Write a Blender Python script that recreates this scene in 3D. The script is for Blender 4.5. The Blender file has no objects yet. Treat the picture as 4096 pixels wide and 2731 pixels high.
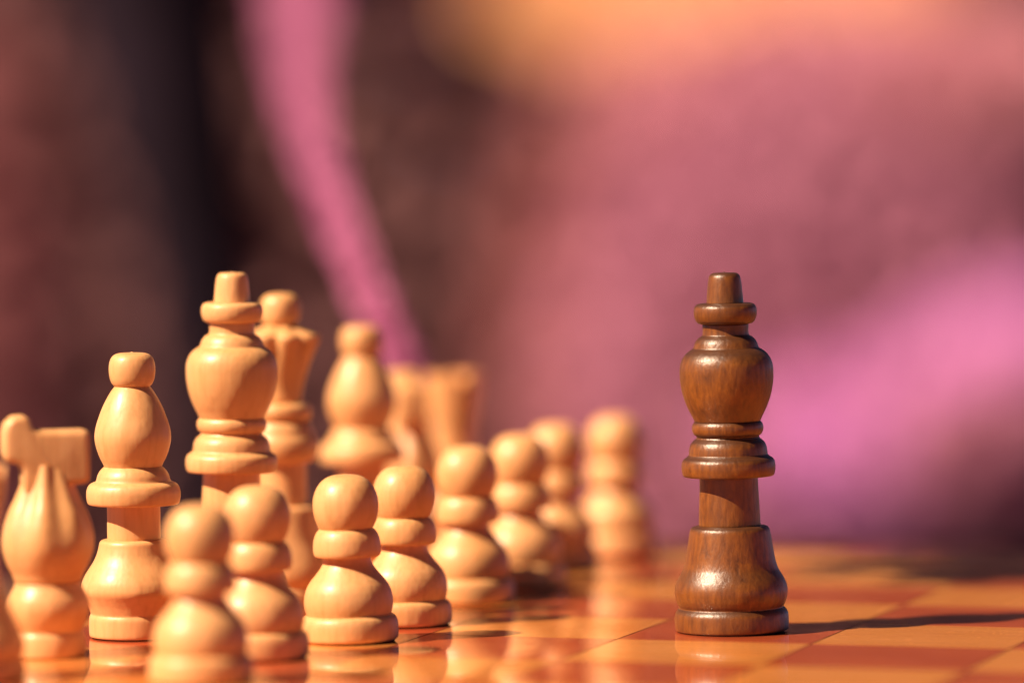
import bpy, bmesh, math, random
import numpy as np
from mathutils import Matrix, Vector

C = bpy.context.scene.collection
SC = bpy.context.scene
S = 0.041                       # one board square, metres
R = math.radians
random.seed(3)
rng = np.random.default_rng(5)

# ------------------------------------------------------------------ camera
F_PX, PITCH, ROLL, YAW = 20760.375, -0.046937, -0.007695, -0.303495
CAM = Vector((8.247377, -24.869153, 2.710568)) * S
fw = Vector((math.sin(YAW) * math.cos(PITCH), math.cos(YAW) * math.cos(PITCH), math.sin(PITCH)))
rt = Vector((math.cos(YAW), -math.sin(YAW), 0))
up = rt.cross(fw)
r2 = math.cos(ROLL) * rt + math.sin(ROLL) * up
u2 = -math.sin(ROLL) * rt + math.cos(ROLL) * up
cam_d = bpy.data.cameras.new('camera')
cam = bpy.data.objects.new('camera', cam_d)
C.objects.link(cam)
m = Matrix((r2, u2, -fw)).transposed().to_4x4()
m.translation = CAM
cam.matrix_world = m
cam_d.sensor_fit = 'HORIZONTAL'
cam_d.sensor_width = 36
cam_d.lens = F_PX / 4096 * 36
cam_d.clip_start, cam_d.clip_end = 0.05, 500
KING = Vector((1.462, 0.495, 0)) * S
cam_d.dof.use_dof = True
cam_d.dof.focus_distance = (KING - CAM).dot(fw) - 0.004
cam_d.dof.aperture_fstop = 4.9
cam_d.dof.aperture_blades = 0
SC.camera = cam

def px(x, y, z):
    """a point z metres ahead of the lens that falls on photo pixel (x, y) of the 2352-wide view"""
    x, y = x * 4096 / 2352, y * 4096 / 2352
    return CAM + (fw + r2 * ((x - 2048) / F_PX) - u2 * ((y - 1365.5) / F_PX)) * z

# ------------------------------------------------------------------ light
SUN_EL, SHADOW_DIR = R(44), R(41)          # shadows run this way on the board (from +X)
sd = Vector((-math.cos(SHADOW_DIR) * math.cos(SUN_EL), -math.sin(SHADOW_DIR) * math.cos(SUN_EL), math.sin(SUN_EL)))
world = bpy.data.worlds.new('World')
SC.world = world
world.use_nodes = True
wn = world.node_tree
sky = wn.nodes.new('ShaderNodeTexSky')
sky.sky_type = 'NISHITA'
sky.sun_disc = False
sky.sun_elevation = SUN_EL
sky.sun_rotation = math.atan2(sd.x, sd.y)
sky.dust_density = 0.0
sky.air_density = 0.12
sky.ozone_density = 0.2
bg = wn.nodes['Background']
bg.inputs['Strength'].default_value = 0.05
wn.links.new(sky.outputs[0], bg.inputs['Color'])
sun_d = bpy.data.lights.new('sun', 'SUN')
sun_d.energy = 5.0
sun_d.angle = R(0.53)
sun_d.color = (1.0, 0.79, 0.56)
sun = bpy.data.objects.new('sun', sun_d)
C.objects.link(sun)
sun.rotation_euler = sd.to_track_quat('Z', 'Y').to_euler()
SC.view_settings.view_transform = 'Standard'
SC.view_settings.look = 'None'
SC.view_settings.exposure = 1.05
SC.view_settings.gamma = 1.0
SC.cycles.use_denoising = True
SC.cycles.max_bounces = 10
SC.cycles.sample_clamp_indirect = 6

# ------------------------------------------------------------------ materials
class NT:
    def __init__(s, name):
        s.m = bpy.data.materials.new(name)
        s.m.use_nodes = True
        s.t = s.m.node_tree
        s.b = s.t.nodes['Principled BSDF']
    def n(s, kind, **kw):
        nd = s.t.nodes.new('ShaderNode' + kind)
        for k, v in kw.items():
            if hasattr(nd, k) and k not in nd.inputs: setattr(nd, k, v)
            else: nd.inputs[k].default_value = v
        return nd
    def l(s, a, b): s.t.links.new(a, b)
    def set(s, **kw):
        for k, v in kw.items(): s.b.inputs[k.replace('_', ' ')].default_value = v
    def ramp(s, src, stops):
        r = s.n('ValToRGB'); e = r.color_ramp.elements
        while len(e) < len(stops): e.new(0.5)
        for el, (p, c) in zip(e, stops):
            el.position = p; el.color = (*c, 1) if len(c) == 3 else c
        s.l(src, r.inputs[0]); return r.outputs[0]
    def coords(s, scale, rot=(0, 0, 0), offset_random=True):
        tc = s.n('TexCoord'); mp = s.n('Mapping')
        mp.inputs['Scale'].default_value = scale
        mp.inputs['Rotation'].default_value = rot
        v = tc.outputs['Object']
        if offset_random:
            oi = s.n('ObjectInfo'); ad = s.n('VectorMath', operation='ADD'); sc = s.n('VectorMath', operation='SCALE')
            cb = s.n('CombineXYZ')
            for k in range(3): s.l(oi.outputs['Random'], cb.inputs[k])
            s.l(cb.outputs[0], sc.inputs[0]); sc.inputs['Scale'].default_value = 0.7
            s.l(v, ad.inputs[0]); s.l(sc.outputs[0], ad.inputs[1]); v = ad.outputs[0]
        s.l(v, mp.inputs['Vector']); return mp.outputs[0]
    def noise(s, vec, scale, detail=4, rough=.55, dist=0):
        nz = s.n('TexNoise'); nz.inputs['Scale'].default_value = scale; nz.inputs['Detail'].default_value = detail
        nz.inputs['Roughness'].default_value = rough; nz.inputs['Distortion'].default_value = dist
        s.l(vec, nz.inputs['Vector']); return nz.outputs['Fac']
    def mix(s, fac, a, b, mode='MIX'):
        mx = s.n('Mix', data_type='RGBA', blend_type=mode)
        for sock, v in ((mx.inputs[0], fac), (mx.inputs[6], a), (mx.inputs[7], b)):
            if hasattr(v, 'is_output'): s.l(v, sock)
            elif isinstance(v, (int, float)): sock.default_value = v
            else: sock.default_value = (*v, 1)
        return mx.outputs[2]
    def bump(s, h, strength, dist, prev=None):
        b = s.n('Bump'); b.inputs['Strength'].default_value = strength; b.inputs['Distance'].default_value = dist
        s.l(h, b.inputs['Height'])
        if prev: s.l(prev, b.inputs['Normal'])
        return b.outputs[0]

def pale_wood():
    w = NT('pale boxwood')
    g = w.noise(w.coords((1, 1, .10), offset_random=False), 900, 5, .6)
    broad = w.noise(w.coords((1, 1, .25), offset_random=False), 120, 3)
    c = w.ramp(g, [(.25, (.60, .27, .092)), (.5, (.75, .38, .155)), (.85, (.80, .425, .19))])
    c = w.mix(.35, c, w.ramp(broad, [(.3, (.64, .29, .11)), (.7, (.77, .405, .19))]))
    blot = w.noise(w.coords((1, 1, .6)), 55, 4, .6)
    c = w.mix(w.ramp(blot, [(.42, (0, 0, 0)), (.75, (.55, .55, .55))]), c, (.56, .25, .075))
    w.l(c, w.b.inputs['Base Color'])
    w.set(Roughness=.5, Coat_Weight=.28, Coat_Roughness=.32, Subsurface_Weight=.12, Subsurface_Scale=.003)
    w.b.inputs['Subsurface Radius'].default_value = (1, .36, .10)
    ht = w.noise(w.coords((1, 1, .4), offset_random=False), 260, 3)
    b = w.bump(ht, .35, .0007)
    b = w.bump(g, .12, .0002, b)
    w.l(b, w.b.inputs['Normal'])
    w.l(w.bump(ht, .2, .0006), w.b.inputs['Coat Normal'])
    return w.m

def dark_wood():
    w = NT('brown stained wood')
    v = w.coords((1, 1, .13), offset_random=False)
    g = w.noise(v, 1100, 6, .65)
    mott = w.noise(w.coords((1, 1, .42), offset_random=False), 820, 5, .58, .5)
    broad = w.noise(w.coords((1, 1, .3), offset_random=False), 130, 3)
    c = w.ramp(g, [(.36, (0.0766, 0.0215, 0.0034)), (.5, (0.1805, 0.0536, 0.0060)), (.72, (0.2740, 0.0883, 0.0093))])
    c2 = w.ramp(mott, [(.32, (0.0635, 0.0183, 0.0034)), (.48, (0.1805, 0.0536, 0.0060)), (.68, (0.3155, 0.1064, 0.0117))])
    c = w.mix(.5, c, c2)
    c = w.mix(w.ramp(broad, [(.35, (.5, .5, .5)), (.65, (0, 0, 0))]), c, (.12, .036, .007))
    # end grain (faces across the fibres) drinks more stain
    geo = w.n('NewGeometry'); sx = w.n('SeparateXYZ'); ab = w.n('Math', operation='ABSOLUTE')
    w.l(geo.outputs['Normal'], sx.inputs[0]); w.l(sx.outputs[2], ab.inputs[0])
    c = w.mix(w.ramp(ab.outputs[0], [(.25, (0, 0, 0)), (.7, (.85, .85, .85))]), c, (.055, .018, .007))
    w.l(c, w.b.inputs['Base Color'])
    w.set(Roughness=.42, Coat_Weight=.42, Coat_Roughness=.32)
    pore = w.noise(w.coords((1, 1, .3), offset_random=False), 1500, 4, .7)
    b = w.bump(mott, .2, .0006)
    b = w.bump(pore, .3, .0003, b)
    w.l(b, w.b.inputs['Normal']); w.l(b, w.b.inputs['Coat Normal'])
    return w.m

def board_wood(name, stops, axis, tone):
    w = NT(name)
    sc = (.07, 1, 1) if axis == 0 else (1, .07, 1)
    g = w.noise(w.coords(sc), 700, 6, .62)
    fine = w.noise(w.coords(sc), 2600, 3, .6)
    broad = w.noise(w.coords((.3, 1, 1) if axis == 0 else (1, .3, 1)), 60, 3)
    c = w.ramp(g, stops)
    c = w.mix(.45, c, w.ramp(broad, [(.35, stops[0][1]), (.65, stops[-1][1])]))
    oi = w.n('ObjectInfo')
    c = w.mix(w.ramp(oi.outputs['Random'], [(0, (0, 0, 0)), (1, (.6, .6, .6))]), c, tone)
    w.l(c, w.b.inputs['Base Color'])
    w.set(Roughness=.5, Coat_Weight=1.0, Coat_Roughness=.03, Coat_IOR=1.5); w.b.inputs['Specular IOR Level'].default_value = .08
    # handled varnish: faint smears and hairline scratches in the gloss
    smear = w.noise(w.coords((1, 1, 1)), 90, 4, .6)
    hair = w.n('TexWave', wave_type='BANDS', bands_direction='DIAGONAL'); hair.inputs['Scale'].default_value = 160; hair.inputs['Distortion'].default_value = 24; hair.inputs['Detail'].default_value = 2
    w.l(w.coords((1, 1, 1)), hair.inputs['Vector'])
    hl = w.ramp(hair.outputs['Fac'], [(.985, (0, 0, 0)), (1, (.12, .12, .12))])
    sm = w.ramp(smear, [(.35, (.022, .022, .022)), (.75, (.085, .085, .085))])
    w.l(w.mix(1.0, sm, hl, 'ADD'), w.b.inputs['Coat Roughness'])
    w.l(w.bump(fine, .05, .0001), w.b.inputs['Normal'])
    wav = w.noise(w.coords((1, 1, 1)), 55, 2)
    grain = w.bump(g, .02, .00002, w.bump(wav, .02, .0002))
    w.l(grain, w.b.inputs['Coat Normal'])
    return w.m

def plain(name, col, rough=.6, var=.25, scale=60, **kw):
    w = NT(name)
    nz = w.noise(w.coords((1, 1, 1)), scale, 4)
    lo = tuple(c * (1 - var) for c in col); hi = tuple(min(1, c * (1 + var)) for c in col)
    w.l(w.ramp(nz, [(.3, lo), (.7, hi)]), w.b.inputs['Base Color'])
    w.set(Roughness=rough, **kw)
    return w.m

M_PALE, M_DARK = pale_wood(), dark_wood()
L_ST = [(.25, (.58, .18, .038)), (.55, (.76, .28, .068)), (.8, (.82, .33, .092))]
D_ST = [(.25, (.32, .056, .020)), (.55, (.50, .102, .034)), (.8, (.58, .138, .046))]
M_SQ = {(0, 0): board_wood('light veneer across', L_ST, 0, (.66, .23, .052)), (0, 1): board_wood('light veneer along', L_ST, 1, (.66, .23, .052)),
        (1, 0): board_wood('dark veneer across', D_ST, 0, (.42, .06, .022)), (1, 1): board_wood('dark veneer along', D_ST, 1, (.42, .06, .022))}
M_RAIL = board_wood('board rail wood', [(.25, (.10, .018, .009)), (.6, (.17, .03, .013)), (.85, (.21, .042, .018))], 0, (.13, .022, .011))
M_JOINT = plain('joint filler', (.02, .007, .005), 1)
M_JOINT.node_tree.nodes['Principled BSDF'].inputs['Specular IOR Level'].default_value = .02
M_FELT = plain('base felt', (.03, .012, .01), .95)
M_TABLE = plain('table wood', (.16, .07, .035), .5)

# ------------------------------------------------------------------ helpers
def add(name, me, mat=None, parent=None):
    o = bpy.data.objects.new(name, me)
    C.objects.link(o)
    if mat and not me.materials: me.materials.append(mat)
    if parent: o.parent = parent
    return o

def tag(o, label=None, cat=None, group=None, kind=None):
    for k, v in (('label', label), ('category', cat), ('group', group), ('kind', kind)):
        if v: o[k] = v
    return o

def empty(name, loc=(0, 0, 0)):
    o = bpy.data.objects.new(name, None)
    o.empty_display_size = .02
    C.objects.link(o); o.location = loc
    return o

def finish(name, bm, sharp=38):
    bmesh.ops.recalc_face_normals(bm, faces=bm.faces)
    me = bpy.data.meshes.new(name)
    bm.to_mesh(me); bm.free()
    me.polygons.foreach_set('use_smooth', [True] * len(me.polygons))
    if sharp < 1: me.polygons.foreach_set('use_smooth', [False] * len(me.polygons))
    else: me.set_sharp_from_angle(angle=R(sharp))
    return me

def chaikin(p, n=2):
    p = [np.array(a, float) for a in p]
    for _ in range(n):
        q = [p[0]]
        for a, b in zip(p[:-1], p[1:]):
            q += [a * .78 + b * .22, a * .22 + b * .78]
        q.append(p[-1]); p = q
    return p

def lathe(name, prof, segs=72, ridge=None):
    """prof: (radius, z) from bottom to top in metres; closed on the axis at both ends"""
    bm = bmesh.new(); rings = []
    pts = chaikin(prof)
    for r, z in pts:
        ring = []
        for k in range(segs):
            a = 2 * math.pi * k / segs
            rr = r * (ridge(a, z) if ridge else 1)
            ring.append(bm.verts.new((rr * math.cos(a), rr * math.sin(a), z)))
        rings.append(ring)
    for A, B in zip(rings[:-1], rings[1:]):
        for k in range(segs):
            bm.faces.new((A[k], A[(k + 1) % segs], B[(k + 1) % segs], B[k]))
    bm.faces.new(list(reversed(rings[0]))); bm.faces.new(rings[-1])
    return finish(name, bm, 60)

U = S / 791.0            # metres per photo pixel at the dark king
def prof(rows, cap=3):
    """rows (r_px, z_px) bottom to top; turned inwards a little at each end so that segments overlap inside the wood"""
    rows = [(r * U, z * U) for r, z in rows]
    (r0, z0), (r1, z1) = rows[0], rows[-1]
    return [(r0 * .45, z0 - cap * U)] + [(r0 * .96, z0 - .3 * U)] + rows + [(r1 * .96, z1 + .3 * U), (r1 * .45, z1 + cap * U)]

def k1(rows): return [(w / 1.845, 2536 - (1050 + y / 1.845)) for w, y in rows]
def k2(rows): return [(w / 1.6, 2536 - (1750 + y / 1.6)) for w, y in rows]

KING_PARTS = [
    ('base', k2([(352, 1254), (362, 1245), (366, 1215), (366, 1165), (362, 1135), (350, 1115), (334, 1101),
                 (338, 1092), (346, 1078), (358, 1045), (364, 1000), (360, 965), (346, 925), (322, 885), (305, 856), (296, 830),
                 (288, 800), (279, 745), (270, 690), (261, 630), (256, 604), (246, 588), (232, 580), (204, 576)])),
    ('stem', k2([(198, 577), (197, 540), (195, 480), (191, 400), (188, 330), (187, 262)])),
    ('collar', k2([(190, 263), (280, 262), (292, 255), (299, 230), (302, 200), (298, 165), (286, 146), (268, 136), (259, 128)])
        + k1([(291, 1430), (291, 1415), (286, 1375), (272, 1342), (250, 1322), (236, 1312), (231, 1300)])),
    ('ring', k1([(231, 1300), (232, 1292), (246, 1285), (258, 1268), (265, 1240), (262, 1212), (252, 1194), (243, 1186)])),
    ('body', k1([(242, 1186), (247, 1176), (264, 1140), (286, 1098), (306, 1050), (323, 1000), (335, 950), (343, 900), (346, 860), (347, 800), (340, 756), (325, 718), (304, 688),
                 (281, 668), (258, 653), (244, 646), (238, 628), (230, 604), (214, 578), (196, 562), (180, 555), (171, 546), (169, 510), (171, 470)])),
    ('crown_ring', k1([(168, 469), (196, 463), (217, 447), (231, 410), (234, 372), (229, 340), (212, 320), (190, 313), (140, 312)])),
    ('finial', k1([(137, 311), (136, 300), (130, 220), (122, 145), (114, 112), (98, 94), (78, 88), (8, 87)])),
]

def b1(rows): return [(w / 1.135, (1381 - y) / 1.135) for w, y in rows]
BISHOP_PARTS = [
    ('base', b1([(196, 1380), (204, 1374), (208, 1360), (208, 1295), (204, 1280), (199, 1271), (203, 1258), (213, 1230), (228, 1200), (240, 1178),
                 (244, 1158), (238, 1125), (222, 1092), (204, 1065), (186, 1038), (170, 1005), (161, 972), (157, 950), (150, 940), (140, 936), (128, 935)])),
    ('stem', b1([(121, 936), (121, 860), (121, 776)])),
    ('collar', b1([(124, 778), (200, 778), (209, 770), (214, 745), (214, 715), (205, 690), (190, 678), (172, 673), (167, 664), (163, 645), (152, 624),
                   (138, 610), (131, 604)])),
    ('body', b1([(131, 605), (136, 592), (150, 566), (164, 528), (173, 490), (174, 458), (167, 420), (154, 380), (138, 338), (118, 298), (98, 264), (84, 246), (80, 241)])),
    ('finial', b1([(80, 242), (92, 230), (101, 208), (106, 175), (105, 142), (97, 114), (82, 97), (58, 89), (8, 88)])),
]
def p1(rows): return [(w / 1.705, (1288 - y) / 1.705) for w, y in rows]
PAWN_PARTS = [
    ('base', p1([(318, 1288), (327, 1282), (331, 1265), (333, 1200), (330, 1160), (320, 1130), (304, 1114), (290, 1107)])),
    ('body', p1([(287, 1108), (290, 1096), (299, 1062), (302, 1025), (300, 990), (290, 945), (272, 905), (248, 872), (222, 842), (198, 812), (178, 784), (166, 760),
                 (160, 735), (160, 712)])),
    ('collar', p1([(162, 716), (210, 716), (222, 708), (229, 680), (229, 640), (224, 600), (213, 568), (200, 545), (186, 532), (176, 527)])),
    ('head', p1([(176, 528), (188, 512), (207, 468), (219, 420), (223, 372), (220, 325), (208, 282), (188, 240), (158, 203), (120, 178), (80, 166), (40, 163), (8, 163)])),
]
# queen and rook: radius and height in photo pixels at the queen's and the rook's own distance, scaled to the king's
def qs(rows): return [(r * 1.80, (1372 - y) * 1.80) for r, y in rows]
QUEEN_PARTS = [
    ('base', qs([(112, 1372), (116, 1368), (117, 1345), (114, 1334), (109, 1330), (112, 1322), (117, 1305), (114, 1282), (104, 1255), (93, 1225), (86, 1190), (82, 1165), (78, 1151), (66, 1148)])),
    ('stem', qs([(57, 1149), (56, 1100), (56, 1052)])),
    ('collar', qs([(57, 1052), (72, 1048), (80, 1036), (84, 1016), (82, 1000), (74, 988), (71, 972), (64, 962), (59, 959)])),
    ('ring', qs([(58, 959), (66, 952), (70, 940), (68, 926), (59, 918)])),
]
ROOK_PARTS = [
    ('base', qs([(112, 1372), (116, 1368), (117, 1345), (114, 1334), (109, 1330), (113, 1320), (117, 1302), (110, 1278), (96, 1250), (84, 1222), (77, 1200), (72, 1190)])),
    ('stem', qs([(70, 1191), (62, 1150), (58, 1110), (58, 1080), (64, 1050)])),
]

def with_felt(parts, R0, h=5.5):
    base = [(r, max(z, h)) for r, z in parts[0][1]]
    out = [base[0]]
    for p in base[1:]:
        if p[1] > h or out[-1][1] > h: out.append(p)
    return [('felt_pad', [(R0 * .965, 0), (R0 * .97, h + 2)]), ('base', out)] + parts[1:]
KING_PARTS = with_felt(KING_PARTS, 220); BISHOP_PARTS = with_felt(BISHOP_PARTS, 178); PAWN_PARTS = with_felt(PAWN_PARTS, 188)
QUEEN_PARTS = with_felt(QUEEN_PARTS, 200); ROOK_PARTS = with_felt(ROOK_PARTS, 200)
mesh_cache = {}
def part_mesh(kind, pname, rows):
    key = (kind, pname)
    if key not in mesh_cache: mesh_cache[key] = lathe(kind + '_' + pname, prof(rows))
    return mesh_cache[key]

def turned(kind, parts, mat, loc, label, cat, group=None, lean=(0, 0), size=1.0, spin=0.0):
    o = empty(kind, (loc[0] * S, loc[1] * S, 0.0))
    tag(o, label, cat, group)
    # lean: (to the right in the photo, towards the lens) in degrees
    ax = fw.to_2d().to_3d().normalized(); ay = rt
    q = Matrix.Rotation(R(lean[0]), 3, ax) @ Matrix.Rotation(R(lean[1]), 3, ay) @ Matrix.Rotation(spin, 3, 'Z')
    o.rotation_euler = q.to_euler()
    o.scale = (size,) * 3
    for pname, rows in parts:
        add(pname, part_mesh(kind, pname, rows), M_FELT if pname == 'felt_pad' else mat, o)
    return o

def copy_thing(src, loc, label, spin, lean=(0, 0), size=1.0):
    c = src.copy(); C.objects.link(c)
    c.location = (loc[0] * S, loc[1] * S, 0)
    ax = fw.to_2d().to_3d().normalized()
    c.rotation_euler = (Matrix.Rotation(R(lean[0]), 3, ax) @ Matrix.Rotation(spin, 3, 'Z')).to_euler()
    c.scale = (size,) * 3
    c['label'] = label
    for ch in src.children:
        d = ch.copy(); C.objects.link(d); d.parent = c
    return c

# ------------------------------------------------------------------ table and board
def box_bm(bm, x0, x1, y0, y1, z0, z1, bevel=0.0, segs=2):
    r = bmesh.ops.create_cube(bm, size=1)
    for v in r['verts']:
        v.co = ((x0 + x1) / 2 + v.co.x * (x1 - x0), (y0 + y1) / 2 + v.co.y * (y1 - y0), (z0 + z1) / 2 + v.co.z * (z1 - z0))
    if bevel:
        es = {e for v in r['verts'] for e in v.link_edges}
        bmesh.ops.bevel(bm, geom=list(es), offset=bevel, segments=segs, affect='EDGES', profile=.6)

I0, I1, J0, J1 = -2, 6, -3, 5
RW = .62                 # rail width, squares
board = empty('chess_board', (0, 0, -0.016))
tag(board, 'glossy chequered wooden chess board carrying every chess piece', 'chess board')
def tile(mat):
    bm = bmesh.new(); g = .00019
    box_bm(bm, -S / 2 + g, S / 2 - g, -S / 2 + g, S / 2 - g, -.0012, 0)
    me = finish('square', bm, 0); me.materials.append(mat); return me
tiles = {k: tile(mm) for k, mm in M_SQ.items()}
for i in range(I0, I1):
    for j in range(J0, J1):
        d = (i + j) % 2
        o = add('dark_square' if d else 'light_square', tiles[(d, 0 if (i * 7 + j * 3) % 5 else 1)], None, board)
        o.location = ((i + .5) * S, (j + .5) * S, .016 + random.uniform(-.00001, .00001))
bm = bmesh.new(); box_bm(bm, I0 * S, I1 * S, J0 * S, J1 * S, .001, .01597)
add('core', finish('core', bm, 0), M_JOINT, board)
for (a, b, c, d) in ((I0 - RW, I1 + RW, J1, J1 + RW), (I0 - RW, I1 + RW, J0 - RW, J0), (I0 - RW, I0, J0, J1), (I1, I1 + RW, J0, J1)):
    bm = bmesh.new(); e = .00012
    box_bm(bm, a * S + e, b * S - e, c * S + e, d * S - e, 0, .01602, .0008, 3)
    add('rail', finish('rail', bm, 0), M_RAIL, board)
table = empty('garden_table', (2 * S, 1 * S, -0.74))
tag(table, 'brown wooden table under the chess board', 'table')
bm = bmesh.new(); box_bm(bm, -.32, .32, -.205, .205, .700, .7238, .004, 3)
add('tabletop', finish('tabletop', bm, 0), M_TABLE, table)
for sx in (-1, 1):
    for sy in (-1, 1):
        bm = bmesh.new(); box_bm(bm, sx * .28 - .02, sx * .28 + .02, sy * .17 - .02, sy * .17 + .02, 0, .699, .003)
        add('leg', finish('leg', bm), M_TABLE, table)

# ------------------------------------------------------------------ the pieces
turned('dark_king', KING_PARTS, M_DARK, (1.462, .495), 'dark brown wooden king standing alone on the right', 'chess king', lean=(-.9, 0), spin=R(20))
turned('pale_king', KING_PARTS, M_PALE, (-1.165, .28), 'pale wooden king, tallest of the pale pieces, behind two blurred pawns', 'chess king', lean=(.7, 0), size=1.0, spin=R(100))

bis = turned('pale_bishop', BISHOP_PARTS, M_PALE, (-1.405, -.47), 'sharp pale bishop between the blurred knight and the pale king', 'chess bishop', 'pale bishops', spin=R(10))
copy_thing(bis, (-1.245, 2.62), 'blurred pale bishop between the pale queen and the rearmost knight', R(140))

PAWNS = [((-.282, -.391), 'sharp pale pawn in the foreground, front of the right pawn file', -1.3),
         ((-.270, .445), 'slightly soft pale pawn directly behind the sharp foreground pawn', 0),
         ((-.317, 1.66), 'soft pale pawn, third back from the sharp foreground pawn', -.3),
         ((-.310, 2.591), 'blurred pale pawn overlapping the two rearmost pawns', -.3),
         ((-.434, 3.677), 'blurred pale pawn half hidden between the last pawn and the one before', 0),
         ((-.341, 4.580), 'most blurred pale pawn, last and rightmost of the pawn row', 0),
         ((-.459, -1.235), 'blurred half-shaded pale pawn in front of the pale king', 0),
         ((-.353, -2.296), 'very blurred shaded pale pawn nearest the lens beside the bishop', 0)]
pw = None
for n, (loc, lab, ln) in enumerate(PAWNS):
    if pw is None: pw = turned('pale_pawn', PAWN_PARTS, M_PALE, loc, lab, 'chess pawn', 'pale pawns in a row', lean=(ln, 0))
    else: copy_thing(pw, loc, lab, R(47 * n + 15), (ln, 0), size=(1, .985, 1.01, 1.012, 1.0, .99, 1.006, .995)[n])

# queen: turned foot plus a scalloped coronet with a ball
qn = turned('pale_queen', QUEEN_PARTS, M_PALE, (-1.245, 1.29), 'blurred pale queen with scalloped crown behind the pale king', 'chess queen', spin=R(12), size=1.05)
qu = 1.80 * U
def Q(rows): return [(r * qu, (1372 - y) * qu) for r, y in rows]
def scallop(a, z):
    zt, zb = (1372 - 766) * qu, (1372 - 850) * qu
    t = max(0, min(1, (z - zb) / (zt - zb)))
    return 1 - .22 * t * abs(math.sin(4 * a)) ** 0.0 * (1 - abs(math.sin(4 * a))) ** 1.2
cr = Q([(30, 917), (46, 917.5), (47, 905), (50, 880), (60, 845), (74, 812), (87, 785), (92, 772), (90, 764), (80, 762), (66, 757), (48, 749), (36, 744), (30, 742)])
add('coronet', lathe('coronet', cr, 96, scallop), M_PALE, qn)
add('ball', lathe('ball', Q([(30, 744), (38, 740), (44, 728), (46, 712), (45, 694), (38, 680), (26, 673), (4, 671)])), M_PALE, qn)

def rook_top():
    bm = bmesh.new(); segs = 96
    pr = Q([(40, 1046), (66, 1046), (70, 1020), (76, 990), (80, 960), (81, 930)])
    rings = []
    inner = Q([(62, 930), (62, 955), (2, 957)])
    for idx, (r, z) in enumerate(pr + inner):
        ring = []
        for k in range(segs):
            a = 2 * math.pi * k / segs
            zz = z
            if idx in (5, 6) and (k % 24) < 5: zz = z - 22 * qu
            ring.append(bm.verts.new((r * math.cos(a), r * math.sin(a), zz)))
        rings.append(ring)
    for A, B in zip(rings[:-1], rings[1:]):
        for k in range(segs): bm.faces.new((A[k], A[(k + 1) % segs], B[(k + 1) % segs], B[k]))
    bm.faces.new(list(reversed(rings[0]))); bm.faces.new(rings[-1])
    return finish('battlement', bm, 40)
rk = turned('pale_rook', ROOK_PARTS, M_PALE, (-1.355, 4.6), 'most blurred pale rook at the far end of the back row', 'chess rook', 'pale rooks', spin=R(33))
add('battlement', rook_top(), M_PALE, rk)
rk.scale = (.93, .93, 1.06)
copy_thing(rk, (-1.46, -2.45), 'shaded pale rook cut off by the left edge of the photo', R(80))

# knights: turned foot, fluted chest, a carved block head with a square muzzle
def knight():
    k = S / 830.0 * 1.7415                         # metres per 2352-px of the near knight
    kt = empty('pale_knight')
    def P(rows): return [(r * k, (1508 - y) * k) for r, y in rows]
    add('base', lathe('knight_base', P([(60, 1507.9), (82, 1507.9), (86, 1504), (87, 1480), (84, 1458), (78, 1449), (82, 1440), (92, 1418), (97, 1395), (94, 1374), (84, 1354), (78, 1344), (77, 1335), (60, 1333)])), M_PALE, kt)
    def fl(a, z):
        h = z / k
        t = max(0, min(1, (h - 215) / 130.))
        return 1 + .07 * t * math.cos(7 * a) * (1 if h > 200 else 0)
    add('chest', lathe('knight_chest', P([(58, 1336), (78, 1334), (82, 1318), (96, 1292), (106, 1262), (107, 1236), (101, 1205), (89, 1172), (75, 1144), (64, 1118), (55, 1090), (48, 1060)]), 96, fl), M_PALE, kt)
    # head: side outline in pixels from the axis (+x = muzzle) and photo row
    out = [(-92, 1052), (-100, 1046), (-104, 1030), (-104, 985), (-98, 962), (-80, 946), (-55, 944), (-42, 952), (-36, 972), (-20, 980), (30, 980),
           (84, 979), (95, 984), (99, 996), (98, 1085), (94, 1100), (84, 1105), (30, 1108), (22, 1116), (20, 1140), (-58, 1140), (-60, 1075), (-66, 1058)]
    bm = bmesh.new()
    half = 45 * k
    fr = [bm.verts.new((x * k, -half, (1508 - y) * k)) for x, y in out]
    bk = [bm.verts.new((x * k, half, (1508 - y) * k)) for x, y in out]
    bm.faces.new(fr); bm.faces.new(list(reversed(bk)))
    n = len(out)
    for i in range(n): bm.faces.new((fr[(i + 1) % n], fr[i], bk[i], bk[(i + 1) % n]))
    bmesh.ops.recalc_face_normals(bm, faces=bm.faces)
    es = [e for e in bm.edges if abs(e.verts[0].co.y - e.verts[1].co.y) < 1e-6]
    bmesh.ops.bevel(bm, geom=es, offset=20 * k, segments=6, affect='EDGES', profile=.5, clamp_overlap=True)
    add('head', finish('knight_head', bm, 50), M_PALE, kt)
    return kt
kn = knight()
tag(kn, 'blurred pale knight with square muzzle at the left edge', 'chess knight', 'pale knights')
kn.location = (-1.491 * S, -1.40 * S, 0)
kn.rotation_euler = (0, 0, -YAW + R(12))
copy_thing(kn, (-1.36, 3.75), 'most blurred pale knight squeezed between far bishop and far rook', -YAW + R(-78), size=.95)

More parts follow.
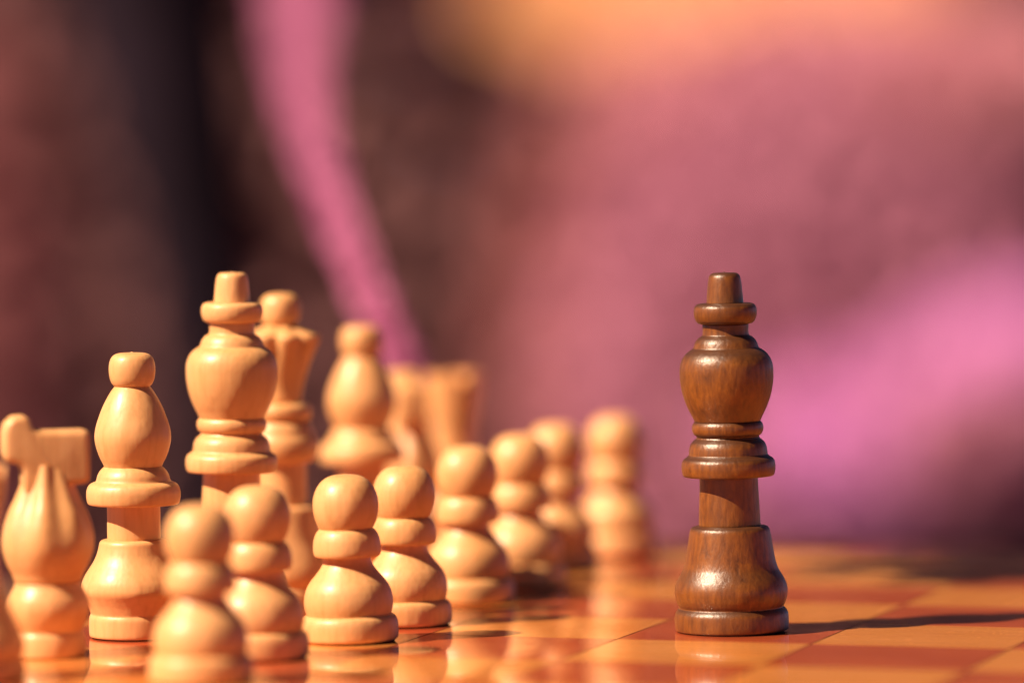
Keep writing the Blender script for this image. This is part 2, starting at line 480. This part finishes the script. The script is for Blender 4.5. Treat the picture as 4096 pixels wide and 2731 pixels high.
# ------------------------------------------------------------------ garden behind
def leaf_mesh(name, centres, size, aspect=1.6, face=None, spread=1.0, bend=.25):
    """a bent four-triangle leaf / petal at each centre"""
    n = len(centres)
    nrm = rng.normal(size=(n, 3)) * spread
    if face is not None: nrm += np.array(face)
    nrm /= np.linalg.norm(nrm, axis=1, keepdims=True)
    t = rng.normal(size=(n, 3)); t -= (t * nrm).sum(1, keepdims=True) * nrm
    t /= np.linalg.norm(t, axis=1, keepdims=True); b = np.cross(nrm, t)
    s = (size * rng.uniform(.7, 1.3, n))[:, None]
    P = np.asarray(centres)
    L = s * aspect / 2; Wd = s / 2
    vs = np.stack([P - t * L, P - t * L * .2 + b * Wd + nrm * s * bend, P + t * L, P - t * L * .2 - b * Wd + nrm * s * bend], 1).reshape(-1, 3)
    idx = np.arange(n)[:, None] * 4
    faces = np.concatenate([idx + [0, 1, 2], idx + [0, 2, 3]], 0)
    me = bpy.data.meshes.new(name)
    me.from_pydata(vs.tolist(), [], faces.tolist())
    return me

def petal_mat(name, col, trans=.25):
    w = NT(name)
    nz = w.noise(w.coords((1, 1, 1)), 90, 3)
    lo = tuple(c * .75 for c in col); hi = tuple(min(1, c * 1.2) for c in col)
    w.l(w.ramp(nz, [(.3, lo), (.7, hi)]), w.b.inputs['Base Color'])
    w.set(Roughness=.65)
    w.b.inputs['Specular IOR Level'].default_value = .2
    return w.m

GROUND = -0.74
LIGHT = np.array(sd)
def blossom(name, label, cat, cx, cy, z, rx, ry, n, size, mat, depth=.06, tilt=0.0, stem=True, group=None, hard=1.0, spread=.8, sunward=False):
    """one flower head: petals spread through an ellipsoid, denser towards its middle, on a stem that reaches the ground"""
    c = px(cx, cy, z)
    o = empty(name, (c.x, c.y, GROUND)); tag(o, label, cat, group)
    u = z / F_PX * 4096 / 2352
    v = rng.normal(size=(n, 3)); v /= np.linalg.norm(v, axis=1, keepdims=True)
    v *= (rng.uniform(0, 1, n) ** (1 / 3.) ** hard)[:, None]
    ca, sa = math.cos(tilt), math.sin(tilt)
    X = (v[:, 0] * rx * ca - v[:, 1] * ry * sa) * u; Y = (v[:, 0] * rx * sa + v[:, 1] * ry * ca) * u
    cent = X[:, None] * np.array(r2) + Y[:, None] * np.array(u2) + (v[:, 2] * depth)[:, None] * np.array(fw)
    # the head turns partly towards the sun
    N = np.array(sd) * .75 - np.array(fw) * .65
    lean = -((X * (N @ np.array(r2)) + Y * (N @ np.array(u2))) / (N @ np.array(fw)))
    if sunward: cent += lean[:, None] * np.array(fw)
    cent += np.array([0, 0, c.z - GROUND])
    add('petals', leaf_mesh('petals', cent, size, 1.2, LIGHT * .9 - np.array(fw) * .5, spread), mat, o)['kind'] = 'stuff'
    if stem:
        bm = bmesh.new()
        bmesh.ops.create_cone(bm, cap_ends=True, segments=10, radius1=.006, radius2=.004, depth=c.z - GROUND)
        for q in bm.verts: q.co.z += (c.z - GROUND) / 2
        add('stem', finish('stem', bm), M_STEM, o)
    return o

M_STEM = plain('green stem', (.05, .06, .03), .7)
M_HEDGE = petal_mat('copper hedge leaf', (.25, .108, .118))
M_DIM = petal_mat('dusky leaf', (.44, .15, .17))
M_PINK = petal_mat('rose petal', (.58, .23, .30))
M_BAND = petal_mat('spray petal', (.50, .145, .31))
M_MAG = petal_mat('magenta petal', (.62, .225, .55))
M_MAUVE = petal_mat('mauve petal', (.46, .165, .27))
M_ORANGE = petal_mat('orange petal', (.92, .48, .26))
M_BARK = plain('dark bark', (.021, .0125, .021), 1, .3, 25)
M_BARK.node_tree.nodes['Principled BSDF'].inputs['Specular IOR Level'].default_value = .05
M_SOIL = plain('garden soil', (.07, .045, .03), .95, .3, 8)

bm = bmesh.new()
bmesh.ops.create_grid(bm, x_segments=1, y_segments=1, size=200)
for v in bm.verts: v.co.z = GROUND
tag(add('ground', finish('ground', bm), M_SOIL), kind='structure')

# copper-leaved hedge filling the back
hc = px(1176, 784, 5.2)
n = 30000
hx = rng.uniform(-1.5, 1.5, n); hz = rng.uniform(GROUND + .02, .9, n); hy = rng.uniform(0, .3, n)
g = np.array((hc.x, hc.y, 0.0)) + hx[:, None] * np.array(rt) + hy[:, None] * np.array(fw.to_2d().to_3d())
g[:, 2] = hz
hedge = empty('hedge', (hc.x, hc.y, GROUND))
tag(hedge, 'dark copper-leaved hedge filling the blurred background', 'hedge')
o = add('leaves', leaf_mesh('leaves', g - np.array((hc.x, hc.y, GROUND)), 0.042, 1.5, LIGHT * .5 - np.array(fw), .8), M_HEDGE, hedge); o['kind'] = 'stuff'
bm = bmesh.new()
for k in range(9):
    r = bmesh.ops.create_cone(bm, cap_ends=True, segments=8, radius1=.02, radius2=.008, depth=1.4)
    for v in r['verts']: v.co += Vector(rt) * (-1 + k * .25) + fw.to_2d().to_3d() * .32 + Vector((0, 0, .7))
add('branches', finish('branches', bm), M_BARK, hedge)

def trunk(name, label, cat, pts, mat, sides=20):
    """tapered round stem through (x, y, z, radius) photo points"""
    P = [(px(a, b, z), r * z / F_PX * 4096 / 2352) for a, b, z, r in pts]
    o = empty(name, (P[-1][0].x, P[-1][0].y, GROUND)); tag(o, label, cat)
    P.append((Vector((P[-1][0].x, P[-1][0].y, GROUND)) , P[-1][1]))
    bm = bmesh.new(); rings = []
    for c, r in P:
        rings.append([bm.verts.new(c + (rt * math.cos(2 * math.pi * k / sides) + fw.to_2d().to_3d() * math.sin(2 * math.pi * k / sides)) * r - o.location) for k in range(sides)])
    for A, B in zip(rings[:-1], rings[1:]):
        for k in range(sides): bm.faces.new((A[k], A[(k + 1) % sides], B[(k + 1) % sides], B[k]))
    bm.faces.new(rings[0]); bm.faces.new(list(reversed(rings[-1])))
    add('trunk', finish(name, bm, 50), mat, o)
    return o
trunk('dark_tree', 'dark blurred tree trunk leaning behind the pale king', 'tree',
      [(320, -260, 2.5, 205), (345, 0, 2.5, 200), (405, 300, 2.5, 172), (455, 600, 2.5, 135), (480, 900, 2.5, 95), (500, 1250, 2.5, 80)], M_BARK)

# the long pink spray that slants down behind the queen and the bishop
def spray(name, label, pts, n, size, mat):
    o = empty(name); tag(o, label, 'flower spray')
    base = px(pts[-1][0], pts[-1][1], pts[-1][2]); o.location = (base.x, base.y, GROUND)
    pts = np.array(pts, float); t = rng.uniform(0, len(pts) - 1.001, n); k = t.astype(int); f = (t - k)[:, None]
    q = pts[k] * (1 - f) + pts[k + 1] * f
    cent = np.array([px(a, b, z) for a, b, z, _ in q])
    u = (q[:, 2] / F_PX * 4096 / 2352 * q[:, 3])[:, None]
    v = rng.normal(size=(n, 3)); v /= np.linalg.norm(v, axis=1, keepdims=True); v *= rng.uniform(0, 1, n)[:, None] ** .5
    cent = cent + v * u - np.array(o.location)
    add('petals', leaf_mesh('petals', cent, size, 1.2, LIGHT * .9 - np.array(fw) * .6, .7), mat, o)['kind'] = 'stuff'
    bm = bmesh.new(); rings = []
    P = [px(*p[:3]) for p in pts] + [Vector((base.x, base.y, GROUND))]
    for c in P: rings.append([bm.verts.new(c + (rt * math.cos(a) + fw * math.sin(a)) * .002 - o.location) for a in (0, 1.26, 2.51, 3.77, 5.03)])
    for A, B in zip(rings[:-1], rings[1:]):
        for k in range(5): bm.faces.new((A[k], A[(k + 1) % 5], B[(k + 1) % 5], B[k]))
    add('stem', finish('stem', bm), M_STEM, o)
    return o
spray('pink_flower_spray', 'long pink flower spray slanting down behind the far pale bishop',
      [(694, -260, 2.6, 95), (688, -20, 2.2, 72), (694, 215, 1.8, 46), (738, 400, 1.55, 38), (815, 600, 1.43, 36), (885, 760, 1.39, 37), (950, 900, 1.37, 35), (1010, 1060, 1.37, 33)], 16000, .0034, M_BAND)

# an added leafy bush left of the table, out of frame, placed to throw broken shade over the far right of the board
bc = (Vector((math.cos(SHADOW_DIR), math.sin(SHADOW_DIR), 0)) * -5.35 + Vector((-math.sin(SHADOW_DIR), math.cos(SHADOW_DIR), 0)) * 2.1 + Vector((0, 0, 9.7))) * S
n = 210
v = rng.normal(size=(n, 3)); v /= np.linalg.norm(v, axis=1, keepdims=True); v *= rng.uniform(0, 1, n)[:, None] ** .4
ax = np.array((math.cos(SHADOW_DIR), math.sin(SHADOW_DIR), 0)); pe = np.array((-math.sin(SHADOW_DIR), math.cos(SHADOW_DIR), 0))
cent = (v[:, :1] * 1.6 * ax + v[:, 1:2] * 1.15 * pe + v[:, 2:] * .45 * np.array((0, 0, 1))) * S
bush = empty('added_shade_bush', (bc.x, bc.y, GROUND))
tag(bush, 'green leafy bush added out of view to shade the far board', 'bush')
o = add('leaves', leaf_mesh('leaves', cent + np.array((0, 0, bc.z - GROUND)), .0115, 1.7, LIGHT, .6), plain('green leaf', (.05, .085, .03), .6), bush); o['kind'] = 'stuff'
path = [(-7.6, GROUND - bc.z), (-7.5, -1.2 * S), (-6.6, -.3 * S), (-1.5, 0), (.9, .006)]
bm = bmesh.new(); rings = []
for k, (p, dz) in enumerate(path):
    c = Vector(pe) * (p * S) + Vector((0, 0, bc.z - GROUND + dz))
    u, w_ = (Vector(ax), Vector(pe)) if k < 2 else (Vector(ax), Vector((0, 0, 1)))
    rings.append([bm.verts.new(c + (u * math.cos(a) + w_ * math.sin(a)) * (.010 - .0018 * k)) for a in np.arange(8) * math.pi / 4])
for A, B in zip(rings[:-1], rings[1:]):
    for k in range(8): bm.faces.new((A[k], A[(k + 1) % 8], B[(k + 1) % 8], B[k]))
add('branch', finish('branch', bm), M_BARK, bush)

G = 'pink blossoms in the blurred background'
# the broad flowering shrub that fills the right half, with its brighter blossoms standing in front of it
blossom('flowering_shrub', 'broad mauve pink flowering shrub filling the right half of the background', 'shrub', 2080, 850, 4.8, 800, 860, 22000, .024, M_MAUVE, depth=.25, hard=1.0, spread=.7)
blossom('orange_blossom', 'glowing orange blossom at the top edge of the photo', 'blossom', 1620, -60, 5.08, 540, 210, 1900, .022, M_ORANGE, spread=.5, depth=.012, hard=1.9, sunward=True)
blossom('pink_blossom', 'large rose pink blossom at the upper right', 'blossom', 1930, 190, 4.72, 560, 190, 3600, .020, M_PINK, tilt=.05, group=G, spread=.6, hard=1.6, sunward=True)
blossom('pink_blossom', 'rose pink blossom at the right edge below the upper right one', 'blossom', 2330, 330, 4.72, 240, 220, 1500, .020, M_PINK, group=G, spread=.7, sunward=True)
blossom('magenta_blossom', 'brightest magenta blossom at the right edge', 'blossom', 2285, 795, 4.45, 240, 100, 1300, .018, M_MAG, tilt=.3, group=G, spread=.35, hard=1.5, sunward=True)
blossom('magenta_blossom', 'magenta blossom low behind the dark king', 'blossom', 2020, 1010, 4.5, 330, 170, 1500, .020, M_MAG, group=G, sunward=True)
blossom('mauve_blossom', 'mauve blossom low at the right edge under the brightest magenta one', 'blossom', 2300, 1030, 4.2, 260, 170, 900, .020, M_MAUVE, group=G)
blossom('dusky_shrub', 'dim mauve brown shrub between the pink spray and the big pink shrub', 'shrub', 1390, 850, 5.05, 250, 760, 1500, .022, M_DIM, hard=1.2)
blossom('dusky_shrub', 'dusky reddish shrub at the left edge behind the bishop', 'shrub', -60, 800, 4.6, 260, 760, 3600, .022, M_DIM)
